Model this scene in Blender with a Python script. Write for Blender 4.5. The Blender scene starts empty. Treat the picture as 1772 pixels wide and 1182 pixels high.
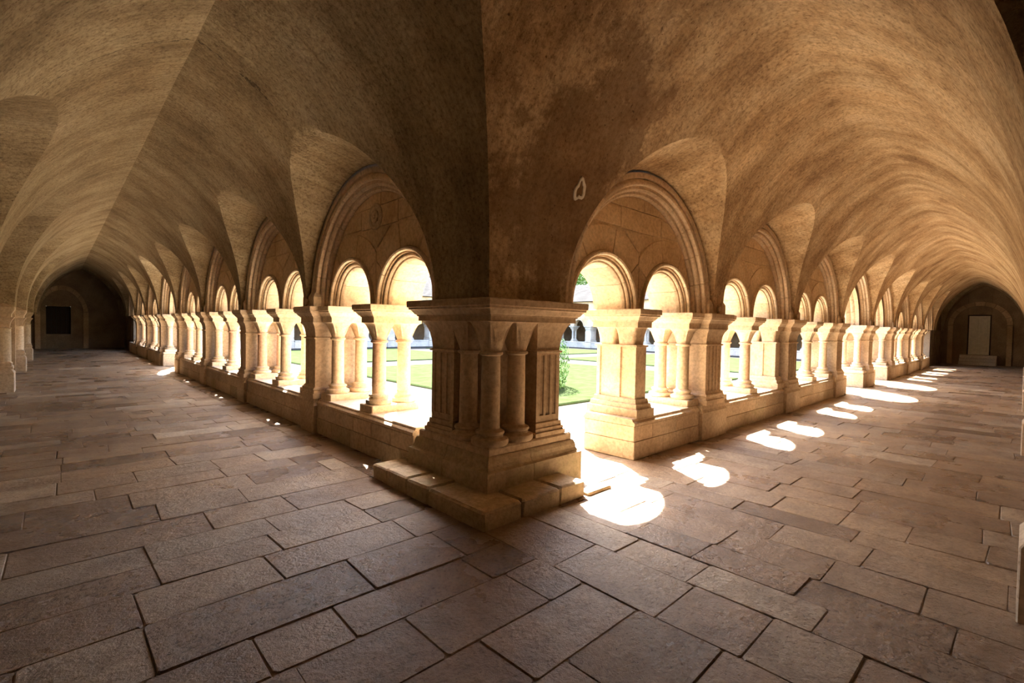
import bpy, math, random
import numpy as np
from mathutils import Matrix, Vector, noise as mnoise
PI = math.pi
rng = random.Random(11)
scene = bpy.context.scene
COL = scene.collection

# ------------------------------------------------------------------ camera
VPL, VPR, EYE = (97.0, 553.0), (1772.0, 583.0), 1.6      # vanishing points of the two galleries in the 1772x1182 frame
cx, cy = 886.0, 591.0
a = np.array([VPL[0]-cx, VPL[1]-cy]); b = np.array([VPR[0]-cx, VPR[1]-cy])
FPX = math.sqrt(-(a @ b))
Yc = np.array([a[0], a[1], FPX]); Yc /= np.linalg.norm(Yc)
Xc = np.array([b[0], b[1], FPX]); Xc /= np.linalg.norm(Xc)
Zc = np.cross(Xc, Yc)
R = np.stack([Xc, Yc, Zc])                               # world = R @ (right, down, forward)
right, down, fwd = R[:, 0], R[:, 1], R[:, 2]
cam_data = bpy.data.cameras.new('camera')
cam = bpy.data.objects.new('camera', cam_data); COL.objects.link(cam)
M = Matrix(((right[0], -down[0], -fwd[0], 0), (right[1], -down[1], -fwd[1], 0), (right[2], -down[2], -fwd[2], EYE), (0, 0, 0, 1)))
cam.matrix_world = M
cam_data.sensor_width = 36.0
cam_data.lens = FPX/1772.0*36.0
cam_data.clip_start = 0.02; cam_data.clip_end = 500
scene.camera = cam

# ------------------------------------------------------------------ light
scene.view_settings.view_transform = 'Standard'
scene.view_settings.look = 'None'
scene.view_settings.gamma = 1.0
scene.view_settings.use_curve_mapping = False
scene.view_settings.exposure = 2.88
LDIR = Vector((-0.447, -0.775, -1.0)).normalized()         # the way the sunlight travels
sun = bpy.data.lights.new('sun', 'SUN'); sun.energy = 12.0; sun.angle = 0.0093; sun.color = (1.0, 0.955, 0.88)
so = bpy.data.objects.new('sun', sun); COL.objects.link(so)
so.rotation_euler = LDIR.to_track_quat('-Z', 'Y').to_euler(); so.location = (20, 30, 40)
world = bpy.data.worlds.new('sky'); scene.world = world; world.use_nodes = True
nt = world.node_tree; nt.nodes.clear()
sky = nt.nodes.new('ShaderNodeTexSky'); sky.sky_type = 'NISHITA'; sky.sun_disc = False
sky.sun_elevation = math.asin(-LDIR.z); sky.sun_rotation = math.atan2(-LDIR.x, -LDIR.y)
sky.dust_density = 2.5; sky.air_density = 1.0
bg = nt.nodes.new('ShaderNodeBackground'); bg.inputs['Strength'].default_value = 0.31
wo = nt.nodes.new('ShaderNodeOutputWorld')
nt.links.new(sky.outputs[0], bg.inputs[0]); nt.links.new(bg.outputs[0], wo.inputs[0])
scene.cycles.max_bounces = 12; scene.cycles.diffuse_bounces = 8; scene.cycles.glossy_bounces = 3
scene.cycles.caustics_reflective = False; scene.cycles.caustics_refractive = False

# ------------------------------------------------------------------ materials
class NT:
    def __init__(s, name):
        s.m = bpy.data.materials.new(name); s.m.use_nodes = True
        s.t = s.m.node_tree; s.b = s.t.nodes['Principled BSDF']
        s.b.inputs['Specular IOR Level'].default_value = 0.25
    def n(s, ty, **kw):
        x = s.t.nodes.new(ty)
        for k, v in kw.items():
            if k.startswith('i_'): x.inputs[k[2:].replace('_', ' ')].default_value = v
            else: setattr(x, k, v)
        return x
    def l(s, a_, b_): s.t.links.new(a_, b_)
    def pos(s): return s.n('ShaderNodeNewGeometry').outputs['Position']
    def noise(s, vec, scale, detail=4, rough=.55):
        x = s.n('ShaderNodeTexNoise'); x.inputs['Scale'].default_value = scale
        x.inputs['Detail'].default_value = detail; x.inputs['Roughness'].default_value = rough
        s.l(vec, x.inputs['Vector']); return x.outputs['Fac']
    def mapv(s, vec, scale):
        x = s.n('ShaderNodeMapping'); x.inputs['Scale'].default_value = scale; s.l(vec, x.inputs['Vector']); return x.outputs[0]
    def ramp(s, fac, stops):
        x = s.n('ShaderNodeValToRGB'); e = x.color_ramp.elements
        while len(e) < len(stops): e.new(.5)
        for i, (p, c) in enumerate(stops):
            e[i].position = p; e[i].color = (*c, 1) if len(c) == 3 else c
        s.l(fac, x.inputs[0]); return x.outputs[0]
    def math(s, op, a_, b_=None):
        x = s.n('ShaderNodeMath', operation=op)
        for i, v in enumerate((a_, b_)):
            if v is None: continue
            if isinstance(v, (int, float)): x.inputs[i].default_value = v
            else: s.l(v, x.inputs[i])
        return x.outputs[0]
    def mix(s, fac, c1, c2, mode='MIX'):
        x = s.n('ShaderNodeMix', data_type='RGBA', blend_type=mode)
        for i, v in ((0, fac), (6, c1), (7, c2)):
            if isinstance(v, (int, float)): x.inputs[i].default_value = v
            elif isinstance(v, tuple): x.inputs[i].default_value = (*v, 1)
            else: s.l(v, x.inputs[i])
        return x.outputs[2]
    def bump(s, h, strength, dist=.02, prev=None):
        x = s.n('ShaderNodeBump'); x.inputs['Strength'].default_value = strength; x.inputs['Distance'].default_value = dist
        s.l(h, x.inputs['Height'])
        if prev is not None: s.l(prev, x.inputs['Normal'])
        return x.outputs[0]
    def piece(s):      # a random number per object and per loose piece
        o = s.n('ShaderNodeObjectInfo').outputs['Random']; g = s.n('ShaderNodeNewGeometry').outputs['Random Per Island']
        return s.math('FRACT', s.math('ADD', o, g))
    def done(s, col, nrm=None, rough=.85):
        s.l(col, s.b.inputs['Base Color'])
        if nrm is not None: s.l(nrm, s.b.inputs['Normal'])
        if isinstance(rough, (int, float)): s.b.inputs['Roughness'].default_value = rough
        else: s.l(rough, s.b.inputs['Roughness'])
        return s.m

def m_stone(name, c1, c2, c3, vary=.25, moss=0.0, bump=.35):
    q = NT(name); p = q.pos()
    big = q.noise(p, 1.6, 5); fine = q.noise(p, 22, 5, .65)
    c = q.ramp(big, [(.3, c1), (.52, c2), (.72, c3)])
    g = q.ramp(fine, [(.3, (.72, .70, .68)), (.6, (1.08, 1.06, 1.04))])
    c = q.mix(1.0, c, g, 'MULTIPLY')
    pv = q.ramp(q.piece(), [(0, (1-vary, 1-vary*1.05, 1-vary*1.15)), (1, (1.1, 1.08, 1.05))])
    c = q.mix(1.0, c, pv, 'MULTIPLY')
    pits = q.ramp(q.noise(p, 60, 2), [(.26, (.45, .4, .35)), (.36, (1, 1, 1))])
    c = q.mix(.7, c, pits, 'MULTIPLY')
    if moss:
        mf = q.math('MULTIPLY', q.ramp(q.noise(p, 3.3, 5, .7), [(.46, (0, 0, 0)), (.62, (1, 1, 1))]), moss)
        c = q.mix(mf, c, (.22, .24, .07))
    h = q.math('ADD', q.noise(p, 9, 6, .6), q.math('MULTIPLY', fine, .5))
    return q.done(c, q.bump(h, bump, .02), .82)

STONE = m_stone('limestone', (.52, .40, .27), (.64, .52, .37), (.70, .60, .46))
PIER = m_stone('limestone_pier', (.42, .32, .215), (.53, .42, .295), (.61, .51, .38), .12)
PINK = m_stone('limestone_rosy', (.60, .38, .26), (.68, .48, .34), (.74, .57, .42))
MOSSY = m_stone('limestone_mossy', (.34, .26, .17), (.45, .355, .24), (.53, .435, .31), .10, .22, .7)
OCHRE = m_stone('limestone_ochre', (.36, .25, .15), (.45, .33, .205), (.51, .40, .27), .22)
TYMP = m_stone('tympanum_stone', (.45, .325, .195), (.60, .465, .30), (.68, .56, .40), .10)
OUTER = m_stone('outer_wall_stone', (.17, .12, .08), (.23, .17, .11), (.28, .22, .15), .1)  # shade put into the colour: darkened stone for less bounce and dimmer end walls
RINGS = m_stone('arch_stone', (.48, .375, .26), (.60, .485, .35), (.66, .56, .43), .08)
GREY = m_stone('limestone_grey', (.40, .37, .33), (.50, .47, .42), (.56, .53, .48), .1)

def m_vault(name, cols, streak, mott, stain):
    q = NT(name); p = q.pos()
    uv = q.n('ShaderNodeTexCoord').outputs['UV']
    st = q.noise(q.mapv(uv, (22, 1.6, 1)), 1.0, 6, .6)
    st2 = q.noise(q.mapv(uv, (1.5, .42, 1)), 1.3, 6, .62)
    bl = q.noise(p, 1.15, 9, .68)
    c = q.ramp(bl, [(.34, cols[0]), (.46, cols[1]), (.58, cols[2]), (.72, cols[3])])
    c = q.mix(streak, c, q.ramp(st, [(.3, (.70, .66, .60)), (.52, (1, 1, 1)), (.7, (1.12, 1.12, 1.1))]), 'MULTIPLY')
    c = q.mix(mott, c, q.ramp(st2, [(.34, (.60, .52, .42)), (.5, (.95, .93, .9)), (.64, (1.16, 1.14, 1.1))]), 'MULTIPLY')
    gr = q.noise(p, 26, 6, .75)
    c = q.mix(.85, c, q.ramp(gr, [(.36, (.48, .42, .36)), (.5, (.98, .97, .96)), (.66, (1.26, 1.24, 1.2))]), 'MULTIPLY')
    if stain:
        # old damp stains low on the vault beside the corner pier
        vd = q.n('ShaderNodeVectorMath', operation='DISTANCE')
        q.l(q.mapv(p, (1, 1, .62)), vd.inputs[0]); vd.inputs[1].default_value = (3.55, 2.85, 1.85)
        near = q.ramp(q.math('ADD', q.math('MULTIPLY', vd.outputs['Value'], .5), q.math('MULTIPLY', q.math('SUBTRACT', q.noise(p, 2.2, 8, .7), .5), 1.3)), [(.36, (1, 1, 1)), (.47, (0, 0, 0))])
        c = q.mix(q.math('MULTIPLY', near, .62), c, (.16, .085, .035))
    pit = q.noise(p, 30, 3, .6)
    c = q.mix(.8, c, q.ramp(pit, [(.29, (.3, .22, .15)), (.35, (1, 1, 1))]), 'MULTIPLY')
    # hairline crack across the left vault
    sx = q.n('ShaderNodeSeparateXYZ'); q.l(p, sx.inputs[0])
    w = q.math('MULTIPLY', q.math('SUBTRACT', q.noise(p, 1.7, 6, .65), .5), .5)
    dd = q.math('ABSOLUTE', q.math('SUBTRACT', q.math('ADD', sx.outputs['Y'], w), 5.75))
    lt = q.math('MULTIPLY', q.math('LESS_THAN', dd, .008), q.math('LESS_THAN', sx.outputs['X'], 1.75))
    lt = q.math('MULTIPLY', lt, q.math('GREATER_THAN', q.noise(p, 5, 2), .42))
    c = q.mix(q.math('MULTIPLY', lt, .75), c, (.05, .035, .02))
    h = q.math('ADD', q.math('MULTIPLY', st, .5), q.math('ADD', q.math('MULTIPLY', q.noise(p, 4, 7, .65), 1.2), q.math('MULTIPLY', gr, .55)))
    h = q.math('ADD', h, q.math('MULTIPLY', q.math('MINIMUM', pit, .36), 1.2))
    return q.done(c, q.bump(h, .9, .042), .92)
VAULT = m_vault('vault_plaster', [(.25, .185, .105), (.34, .262, .155), (.41, .33, .205), (.45, .37, .25)], .75, .6, False)
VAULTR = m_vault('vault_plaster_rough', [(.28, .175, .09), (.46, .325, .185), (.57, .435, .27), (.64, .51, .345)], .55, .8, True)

def m_paving():
    q = NT('paving_stone'); p = q.pos(); pc = q.piece()
    big = q.noise(p, 3.0, 8, .68); fine = q.noise(p, 34, 6, .75); mid = q.noise(p, 9, 6, .7)
    c = q.ramp(pc, [(0, (.19, .133, .090)), (.25, (.26, .182, .120)), (.5, (.29, .215, .145)), (.7, (.35, .255, .163)), (.9, (.31, .245, .175)), (1, (.46, .385, .28))])
    c = q.mix(.85, c, q.ramp(big, [(.34, (.60, .52, .46)), (.5, (.97, .94, .91)), (.66, (1.2, 1.15, 1.08))]), 'MULTIPLY')
    c = q.mix(.6, c, q.ramp(mid, [(.36, (.75, .68, .62)), (.55, (1.05, 1.03, 1.0))]), 'MULTIPLY')
    c = q.mix(.75, c, q.ramp(fine, [(.36, (.55, .5, .46)), (.5, (.98, .97, .96)), (.66, (1.2, 1.17, 1.13))]), 'MULTIPLY')
    c = q.mix(.7, c, q.ramp(q.noise(p, 48, 2), [(.28, (.3, .25, .22)), (.34, (1, 1, 1))]), 'MULTIPLY')
    h = q.math('ADD', q.math('MULTIPLY', big, 1.2), q.math('ADD', q.math('MULTIPLY', mid, .8), q.math('MULTIPLY', fine, .45)))
    r = q.math('ADD', q.math('MULTIPLY', q.noise(p, 1.4, 5, .6), .5), q.math('MULTIPLY', pc, .18))
    q.b.inputs['Specular IOR Level'].default_value = .42
    return q.done(c, q.bump(h, .9, .026), r)
PAVE = m_paving()

def m_plain(name, col, rough=.8, col2=None, scale=8, bump=.2):
    q = NT(name); p = q.pos()
    c = q.ramp(q.noise(p, scale, 5, .6), [(.3, col), (.7, col2 or tuple(min(1, x*1.25) for x in col))])
    return q.done(c, q.bump(q.noise(p, scale*4, 4), bump, .01), rough)
MORTAR = m_plain('mortar', (.22, .17, .12), .9)
LAWN = m_plain('lawn', (.026, .041, .013), .9, (.038, .050, .024), 3, .6)
GRAVEL = m_plain('gravel', (.042, .040, .037), .9, (.060, .057, .052), 14, .5)
for m_ in (LAWN, GRAVEL): m_.node_tree.nodes['Principled BSDF'].inputs['Specular IOR Level'].default_value = 0.0
LEAF = m_plain('leaves', (.035, .10, .018), .6, (.10, .22, .04), 9, .3)
BARK = m_plain('bark', (.12, .09, .06), .9)
DARKWOOD = m_plain('dark_wood', (.03, .022, .016), .7)
IRON = m_plain('iron', (.02, .02, .02), .5)
DOORP = m_plain('pale_door_paint', (.50, .48, .38), .6)
PAVEO = m_plain('pale_garden_paving', (.44, .40, .33), .85, (.56, .51, .43), 5, .4)
def m_tiles():
    q = NT('roof_tiles'); p = q.pos(); q.b.inputs['Specular IOR Level'].default_value = .02
    c = q.ramp(q.noise(p, 6, 6, .7), [(.3, (.026, .025, .026)), (.7, (.05, .048, .05))])
    c = q.mix(1.0, c, q.ramp(q.piece(), [(0, (.75, .72, .7)), (1, (1.15, 1.1, 1.05))]), 'MULTIPLY')
    return q.done(c, q.bump(q.noise(p, 20, 4), .4, .02), .85)
TILES = m_tiles()

# ------------------------------------------------------------------ object helpers
def link(name, data, parent=None):
    o = bpy.data.objects.new(name, data); COL.objects.link(o)
    if parent is not None: o.parent = parent
    return o
def mesh(name, geo, m, smooth=False):
    v, f = geo[0], geo[1]
    me = bpy.data.meshes.new(name); me.from_pydata(v, [], f); me.materials.append(m)
    if len(geo) > 2 and geo[2]:
        uvl = me.uv_layers.new(name='UVMap'); i = 0
        for poly in me.polygons:
            for vi in poly.vertices:
                uvl.data[i].uv = geo[2][vi]; i += 1
    me.update()
    if smooth:
        me.polygons.foreach_set('use_smooth', [True]*len(me.polygons))
        if smooth != 'all': me.set_sharp_from_angle(angle=math.radians(38))
    return me
def ob(name, geo, m, parent=None, smooth=False, loc=None, kind=None):
    o = link(name, mesh(name, geo, m, smooth), parent)
    if loc: o.location = loc
    if kind: o['kind'] = kind
    return o
def empty(name, loc=(0, 0, 0), rz=0):
    o = link(name, None); o.location = loc; o.rotation_euler = (0, 0, rz); return o
def tag(o, label, cat, group=None, kind='thing'):
    o['label'] = label; o['category'] = cat
    if kind: o['kind'] = kind
    if group: o['group'] = group
    return o
def kids(o): return [c for c in COL.objects if c.parent == o]
def dup(root, children, loc, rz, label, group=None):
    r = root.copy(); COL.objects.link(r); r.location = loc; r.rotation_euler = (0, 0, rz)
    r['label'] = label
    if group: r['group'] = group
    for ch in children:
        c = ch.copy(); COL.objects.link(c); c.parent = r
    return r

# geometry: each returns (verts, faces)
def join(*gs):
    V, F = [], []
    for g in gs:
        n = len(V); V += list(g[0]); F += [tuple(i+n for i in f) for f in g[1]]
    return V, F
def move(g, dx=0, dy=0, dz=0): return [(x+dx, y+dy, z+dz) for x, y, z in g[0]], g[1]
def rings_loft(rings, cap=True):
    n = len(rings[0]); V = [p for r in rings for p in r]; F = []
    for k in range(len(rings)-1):
        for i in range(n):
            j = (i+1) % n
            F.append((k*n+i, k*n+j, (k+1)*n+j, (k+1)*n+i))
    if cap:
        F.append(tuple(range(n-1, -1, -1))); F.append(tuple((len(rings)-1)*n+i for i in range(n)))
    return V, F
def stack(x0, x1, y0, y1, levels, ch=0.0):
    """rectangular mouldings: levels = [(z, grow), ...]"""
    rs = []
    for z, g in levels:
        X0, X1, Y0, Y1 = x0-g, x1+g, y0-g, y1+g
        if ch: rs.append([(X0+ch, Y0, z), (X1-ch, Y0, z), (X1, Y0+ch, z), (X1, Y1-ch, z), (X1-ch, Y1, z), (X0+ch, Y1, z), (X0, Y1-ch, z), (X0, Y0+ch, z)])
        else: rs.append([(X0, Y0, z), (X1, Y0, z), (X1, Y1, z), (X0, Y1, z)])
    return rings_loft(rs)
def block(x0, x1, y0, y1, z0, z1, c=.008, jit=0.0):
    c = min(c, (x1-x0)/4, (y1-y0)/4, (z1-z0)/4)
    g = stack(x0, x1, y0, y1, [(z0, -c), (z0+c, 0), (z1-c, 0), (z1, -c)], c)
    if jit: g = ([(x+rng.uniform(-jit, jit), y+rng.uniform(-jit, jit), z+rng.uniform(-jit, jit)) for x, y, z in g[0]], g[1])
    return g
def lathe(prof, n=24, x=0, y=0):
    return rings_loft([[(x+r*math.cos(2*PI*i/n), y+r*math.sin(2*PI*i/n), z) for i in range(n)] for z, r in prof])
def sup(a_, b_, e, n=32, x=0, y=0, z=0, ribs=0, amp=0):
    out = []
    for i in range(n):
        t = 2*PI*i/n + PI/n; c, s = math.cos(t), math.sin(t)
        k = 1+amp*math.cos(ribs*t)
        out.append((x+a_*k*math.copysign(abs(c)**(2/e), c), y+b_*k*math.copysign(abs(s)**(2/e), s), z))
    return out
def capital(x, y, r0, ha, hb, z0=1.41, z1=1.63, e0=2.0, ribs=8, amp=.07):
    """leaf capital flaring from a round neck to a square top"""
    rs = [sup(r0*1.0, r0*hb/ha if e0 > 3 else r0, e0, 32, x, y, z0)]
    for k in range(1, 12):
        t = [0, .16, .32, .46, .58, .68, .77, .85, .91, .96, .99, 1][k]; f = 1-math.sqrt(max(0, 1-t**1.7))
        aa = r0+(ha-r0)*f; b0 = r0*hb/ha if e0 > 3 else r0; bb = b0+(hb-b0)*f
        rs.append(sup(aa, bb, e0+(14-e0)*t**1.5, 32, x, y, z0+(z1-z0)*t, ribs, amp*math.sin(PI*min(1, t*1.05))))
    return rings_loft(rs)
def torus_base(x, y, z, r, s=1.0):
    P = [(0, r*1.75), (.012, r*1.86), (.035, r*1.92), (.058, r*1.84), (.066, r*1.6), (.074, r*1.38), (.095, r*1.30), (.10, r*1.42), (.112, r*1.48), (.127, r*1.42), (.135, r*1.15), (.15, r)]
    return lathe([(z+a_*s, q_) for a_, q_ in P], 28, x, y)
def shaft(x, y, z0, z1, r): return lathe([(z0, r*1.03), (z0+.02, r), ((z0+z1)/2, r*.985), (z1-.03, r*.95), (z1-.025, r*1.02), (z1-.018, r*1.2), (z1-.004, r*1.24), (z1+.006, r*1.2), (z1+.012, r*.98)], 24, x, y)
def extrude(poly, z0, z1): return rings_loft([[(x, y, z0) for x, y in poly], [(x, y, z1) for x, y in poly]])
def ring_profile(prof, a0, a1, n, c=(0, 0, 0)):
    rs = []
    for k in range(n+1):
        t = a0+(a1-a0)*k/n
        rs.append([(c[0]+r*math.cos(t), c[1]+d, c[2]+r*math.sin(t)) for r, d in prof])
    return rings_loft(rs)
def arc(c0, c1, rad, a0, a1, n):
    return [(c0+rad*math.cos(math.radians(a0+(a1-a0)*i/n)), c1+rad*math.sin(math.radians(a0+(a1-a0)*i/n))) for i in range(n+1)]
def clip_half(poly, nx, ny, c):
    out = []
    for i in range(len(poly)):
        p, q = poly[i], poly[(i+1) % len(poly)]
        dp, dq = nx*p[0]+ny*p[1]-c, nx*q[0]+ny*q[1]-c
        if dp <= 0: out.append(p)
        if (dp < 0 < dq) or (dq < 0 < dp):
            t = dp/(dp-dq); out.append((p[0]+t*(q[0]-p[0]), p[1]+t*(q[1]-p[1])))
    return out
def slab_xz(poly, y0, y1, c=.006):
    """polygon in the wall plane made into a stone with a softened face"""
    mx = sum(p[0] for p in poly)/len(poly); mz = sum(p[1] for p in poly)/len(poly)
    def sh(p, k):
        dx, dz = mx-p[0], mz-p[1]; L = math.hypot(dx, dz) or 1
        return (p[0]+dx/L*k, p[1]+dz/L*k)
    return rings_loft([[(p[0], y1, p[1]) for p in poly], [(p[0], y0+c, p[1]) for p in poly], [(q[0], y0, q[1]) for q in (sh(p, c) for p in poly)]])

# ------------------------------------------------------------------ layout (metres, camera above the origin)
XL, YR = 2.78, 3.22                       # gallery faces of the left and right arcades
S0 = 1.86                                 # springing height of the arches
ZR = 4.42                                 # vault ridge
TH = .74                                  # arcade wall thickness
SILL = .50
GC = 18.2
PL = [7.36, 10.95, 14.55, 18.2, 21.8, 25.4, 29.0]        # pier centres, left arcade (y)
PR = [7.26, 10.90, 14.55, 18.2, 21.85, 25.5, 29.1]       # pier centres, right arcade (x)
CEND = 32.75                              # far corner pier reference
def centres(P, first):
    B = [first]
    for i in range(len(P)-1): B.append((P[i]+P[i+1])/2)
    B.append(P[-1]+1.83)
    return B
BL = centres(PL, 5.68); BR = centres(PR, 5.42)
OPL = [4.1, 9.65, 15.3, 21.0, 26.7]; OPR = [4.15, 9.7, 15.2, 20.8, 26.4]
RO = 1.66
class Side: pass
def side(name, to_world, rz, P, B, open_bays, word):
    s = Side(); s.name = name; s.w = to_world; s.rz = rz; s.P = P; s.B = B; s.open = open_bays; s.word = word; return s
LEFT = side('left', lambda s, d=0: (XL+d, s, 0), -PI/2, PL, BL, {4}, 'left')
RIGHT = side('right', lambda s, d=0: (s, YR+d, 0), 0, PR, BR, {3, 4}, 'right')
EAST = side('east', lambda s, d=0: (2*GC-XL-d, s, 0), PI/2, PL, BL, set(), 'far right')
NORTH = side('north', lambda s, d=0: (s, 2*GC-YR-d, 0), PI, PR, BR, set(), 'far left')
ORD = ['first', 'second', 'third', 'fourth', 'fifth', 'sixth', 'seventh', 'eighth', 'ninth', 'tenth']

# ------------------------------------------------------------------ vaults
def pointed(w):
    r = ZR-S0; Rr = (w*w+r*r)/(2*w)
    def B(u):                              # height of the vault u metres from its axis
        u = abs(u)
        if u >= w: return S0
        return S0+math.sqrt(max(0, Rr*Rr-(u+Rr-w)**2))
    def inv(z):
        k = max(0, z-S0)
        if k >= r: return 0.0
        return math.sqrt(Rr*Rr-k*k)-(Rr-w)
    return B, inv
G = {'right': dict(c=1.56, w=1.62), 'left': dict(c=1.035, w=1.685), 'north': dict(c=2*GC-1.56, w=1.62), 'east': dict(c=2*GC-1.035, w=1.685)}
for g in G.values(): g['B'], g['inv'] = pointed(g['w'])
OUTL = [(6.9, 2.42, 1.66), (12.45, 2.56, 1.85), (18.15, 2.56, 1.95), (23.85, 2.56, 1.95), (29.5, 2.5, 1.95)]   # lunettes on the outer side of the left gallery
def vault(me, perp, bays, P, name):
    g = G[me]; w, B, inv = g['w'], g['B'], g['inv']; c = g['c']
    HK = [S0+(ZR-S0)*math.sin(PI/2*k/26) for k in range(27)]
    lo, hi = (perp[0]['c']-perp[0]['w']-(.40 if perp[0] is G['right'] else .38)), (perp[1]['c']+perp[1]['w']+.38)
    ts = {lo, hi}
    for p_ in perp:
        for h in HK: ts.add(p_['c']-p_['inv'](h)); ts.add(p_['c']+p_['inv'](h))
    RL = RO+.03
    for bc in bays:
        for k in range(37):
            ts.add(bc-RL*math.cos(PI*k/36))
    if me == 'left':
        for oc, ow, oh in OUTL:
            for k in range(37): ts.add(oc-ow*math.cos(PI*k/36))
    ts = sorted(ts)
    t2 = [ts[0]]
    for t in ts[1:]:
        if t-t2[-1] > 1e-4: t2.append(t)
    inner_sign = 1 if me in ('left', 'right') else -1
    def clip(t):
        z = S0
        for p_ in perp: z = max(z, p_['B'](t-p_['c']))
        return z
    def lun(t):
        for bc in bays:
            s = t-bc
            if abs(s) < RL-1e-6: return math.sqrt(RL*RL-s*s)
        return 0.0
    NB, NH = 26, 4
    V, F, UV = [], [], []
    for t in t2:
        cz = clip(t); Lin = lun(t); Lout = 0.0
        if me == 'left':
            for oc, ow, oh in OUTL:
                if abs(t-oc) < ow-1e-6: Lout = oh*math.sqrt(1-((t-oc)/ow)**2)
        prof = []
        for sgn, depth, L in ((1, .06, Lin), (-1, .36, Lout)):
            half = []
            zw = max(cz, S0+L); zi = max(cz, S0+L*1.10) if L > 0 else cz
            ui = inv(zi)
            for k in range(NH+1):           # lunette: from the wall inward
                f = k/NH
                u0 = w+depth if L > 0 else ui
                u_ = u0+(ui-u0)*f; half.append((u_, zw+(zi-zw)*f))
            th1 = math.asin(min(1, (zi-S0)/(ZR-S0)))
            for k in range(1, NB+1):
                z_ = S0+(ZR-S0)*math.sin(th1+(PI/2-th1)*k/NB); half.append((inv(z_), z_))
            prof.append((sgn, half))
        row = []
        for (u_, z_) in prof[0][1]: row.append((u_, z_))
        for (u_, z_) in reversed(prof[1][1][:-1]): row.append((-u_, z_))
        al = 0; pu = None
        for u_, z_ in row:
            if pu: al += math.hypot(u_-pu[0], z_-pu[1])
            pu = (u_, z_)
            ww = c+inner_sign*u_
            # hand-trowelled unevenness
            am, e_ = (.045, .15) if me == 'right' else (.012, 0)
            fade = min(1, max(0, (t-3.1)/1.2)) if me == 'right' else 1
            wob = am*fade*mnoise.noise(Vector((t*.9, u_*1.1, z_*1.1)))
            if e_*fade > 0 and abs(u_) < .86: z_ = B(math.sqrt(u_*u_+(e_*fade)**2*(1-abs(u_)/.86)))
            zz = z_+wob if abs(u_) < w*.8 else z_
            V.append((ww, t, zz) if me in ('left', 'east') else (t, ww, zz)); UV.append((t, al))
    n = len(V)//len(t2)
    for i in range(len(t2)-1):
        for j in range(n-1):
            F.append((i*n+j, (i+1)*n+j, (i+1)*n+j+1, i*n+j+1))
    o = ob(name, (V, F, UV), VAULTR if me == 'right' else VAULT, smooth=True, kind='structure')
    return o
vault('left', (G['right'], G['north']), BL, PL, 'ceiling')
vault('right', (G['left'], G['east']), BR, PR, 'ceiling')
vault('north', (G['left'], G['east']), BR, PR, 'ceiling')
vault('east', (G['right'], G['north']), BL, PL, 'ceiling')

def tor(R_, r_, n=24, m_=8):
    V, F_ = [], []
    for i in range(n):
        t = 2*PI*i/n; k = 1+.18*math.sin(3*t+1)+.1*math.sin(5*t)
        for j in range(m_):
            f = 2*PI*j/m_; V.append(((R_*k+r_*math.cos(f))*math.cos(t), (R_*k*.72+r_*math.cos(f))*math.sin(t), r_*.5*math.sin(f)))
            a_, b_ = i*m_+j, i*m_+(j+1) % m_; c_, d_ = ((i+1) % n)*m_+j, ((i+1) % n)*m_+(j+1) % m_
            F_.append((a_, c_, d_, b_))
    return V, F_
pr_ = ob('plaster_ring', tor(.085, .02), m_plain('pale_plaster', (.62, .56, .46), .9, (.74, .69, .6), 30), bpy.data.objects['ceiling.001'], True)
pr_['label'] = 'pale ring of newer plaster on the vault'
pr_.location = (3.66, 2.965, 2.93); pr_.rotation_euler = Vector((0, -.93, -.36)).to_track_quat('Z', 'X').to_euler()
# ------------------------------------------------------------------ outer walls and gallery floor
XO, YO = G['left']['c']-G['left']['w']-.36, G['right']['c']-G['right']['w']
XE, YN = 2*GC-XO, 2*GC-YO
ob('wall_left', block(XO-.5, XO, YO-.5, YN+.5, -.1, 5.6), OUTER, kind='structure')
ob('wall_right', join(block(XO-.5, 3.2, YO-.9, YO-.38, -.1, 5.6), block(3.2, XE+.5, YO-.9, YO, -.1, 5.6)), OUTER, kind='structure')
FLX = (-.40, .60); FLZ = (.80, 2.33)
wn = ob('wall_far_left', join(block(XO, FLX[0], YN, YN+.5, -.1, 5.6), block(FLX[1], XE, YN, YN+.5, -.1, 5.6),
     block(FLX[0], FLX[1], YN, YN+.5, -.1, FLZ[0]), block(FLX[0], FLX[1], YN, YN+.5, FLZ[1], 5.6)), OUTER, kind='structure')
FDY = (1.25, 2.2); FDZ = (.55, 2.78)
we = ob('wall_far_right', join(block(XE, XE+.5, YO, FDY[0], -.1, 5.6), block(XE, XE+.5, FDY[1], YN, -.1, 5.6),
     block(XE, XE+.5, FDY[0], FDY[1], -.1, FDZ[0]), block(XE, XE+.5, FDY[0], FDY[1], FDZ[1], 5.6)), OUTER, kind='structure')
w1 = ob('window_1', block(FLX[0], FLX[1], YN+.34, YN+.40, FLZ[0], FLZ[1]), DARKWOOD, kind='structure')
for k in range(4): ob('window_bar', lathe([(FLZ[0], .012), (FLZ[1], .012)], 8, FLX[0]+.2*(k+1), YN+.2), IRON, w1)
for k in range(3): ob('window_bar', block(FLX[0], FLX[1], YN+.19, YN+.21, FLZ[0]+.38*(k+1), FLZ[0]+.38*(k+1)+.02), IRON, w1)
d1 = empty('door_1', (XE+.12, (FDY[0]+FDY[1])/2, FDZ[0])); d1['kind'] = 'structure'
hw = (FDY[1]-FDY[0])/2; dh = FDZ[1]-FDZ[0]
ob('door_leaf', block(0, .08, -hw-.0, hw+.0, .0, dh), DOORP, d1)
ob('door_backing', block(.10, .34, -hw-.0, hw+.0, .0, dh), DARKWOOD, d1)
for s in (-1, 1): ob('door_jamb', block(-.04, .1, s*hw-.05 if s > 0 else -hw-.01, s*hw+.01 if s > 0 else -hw+.05, 0, dh), DARKWOOD, d1)
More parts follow.
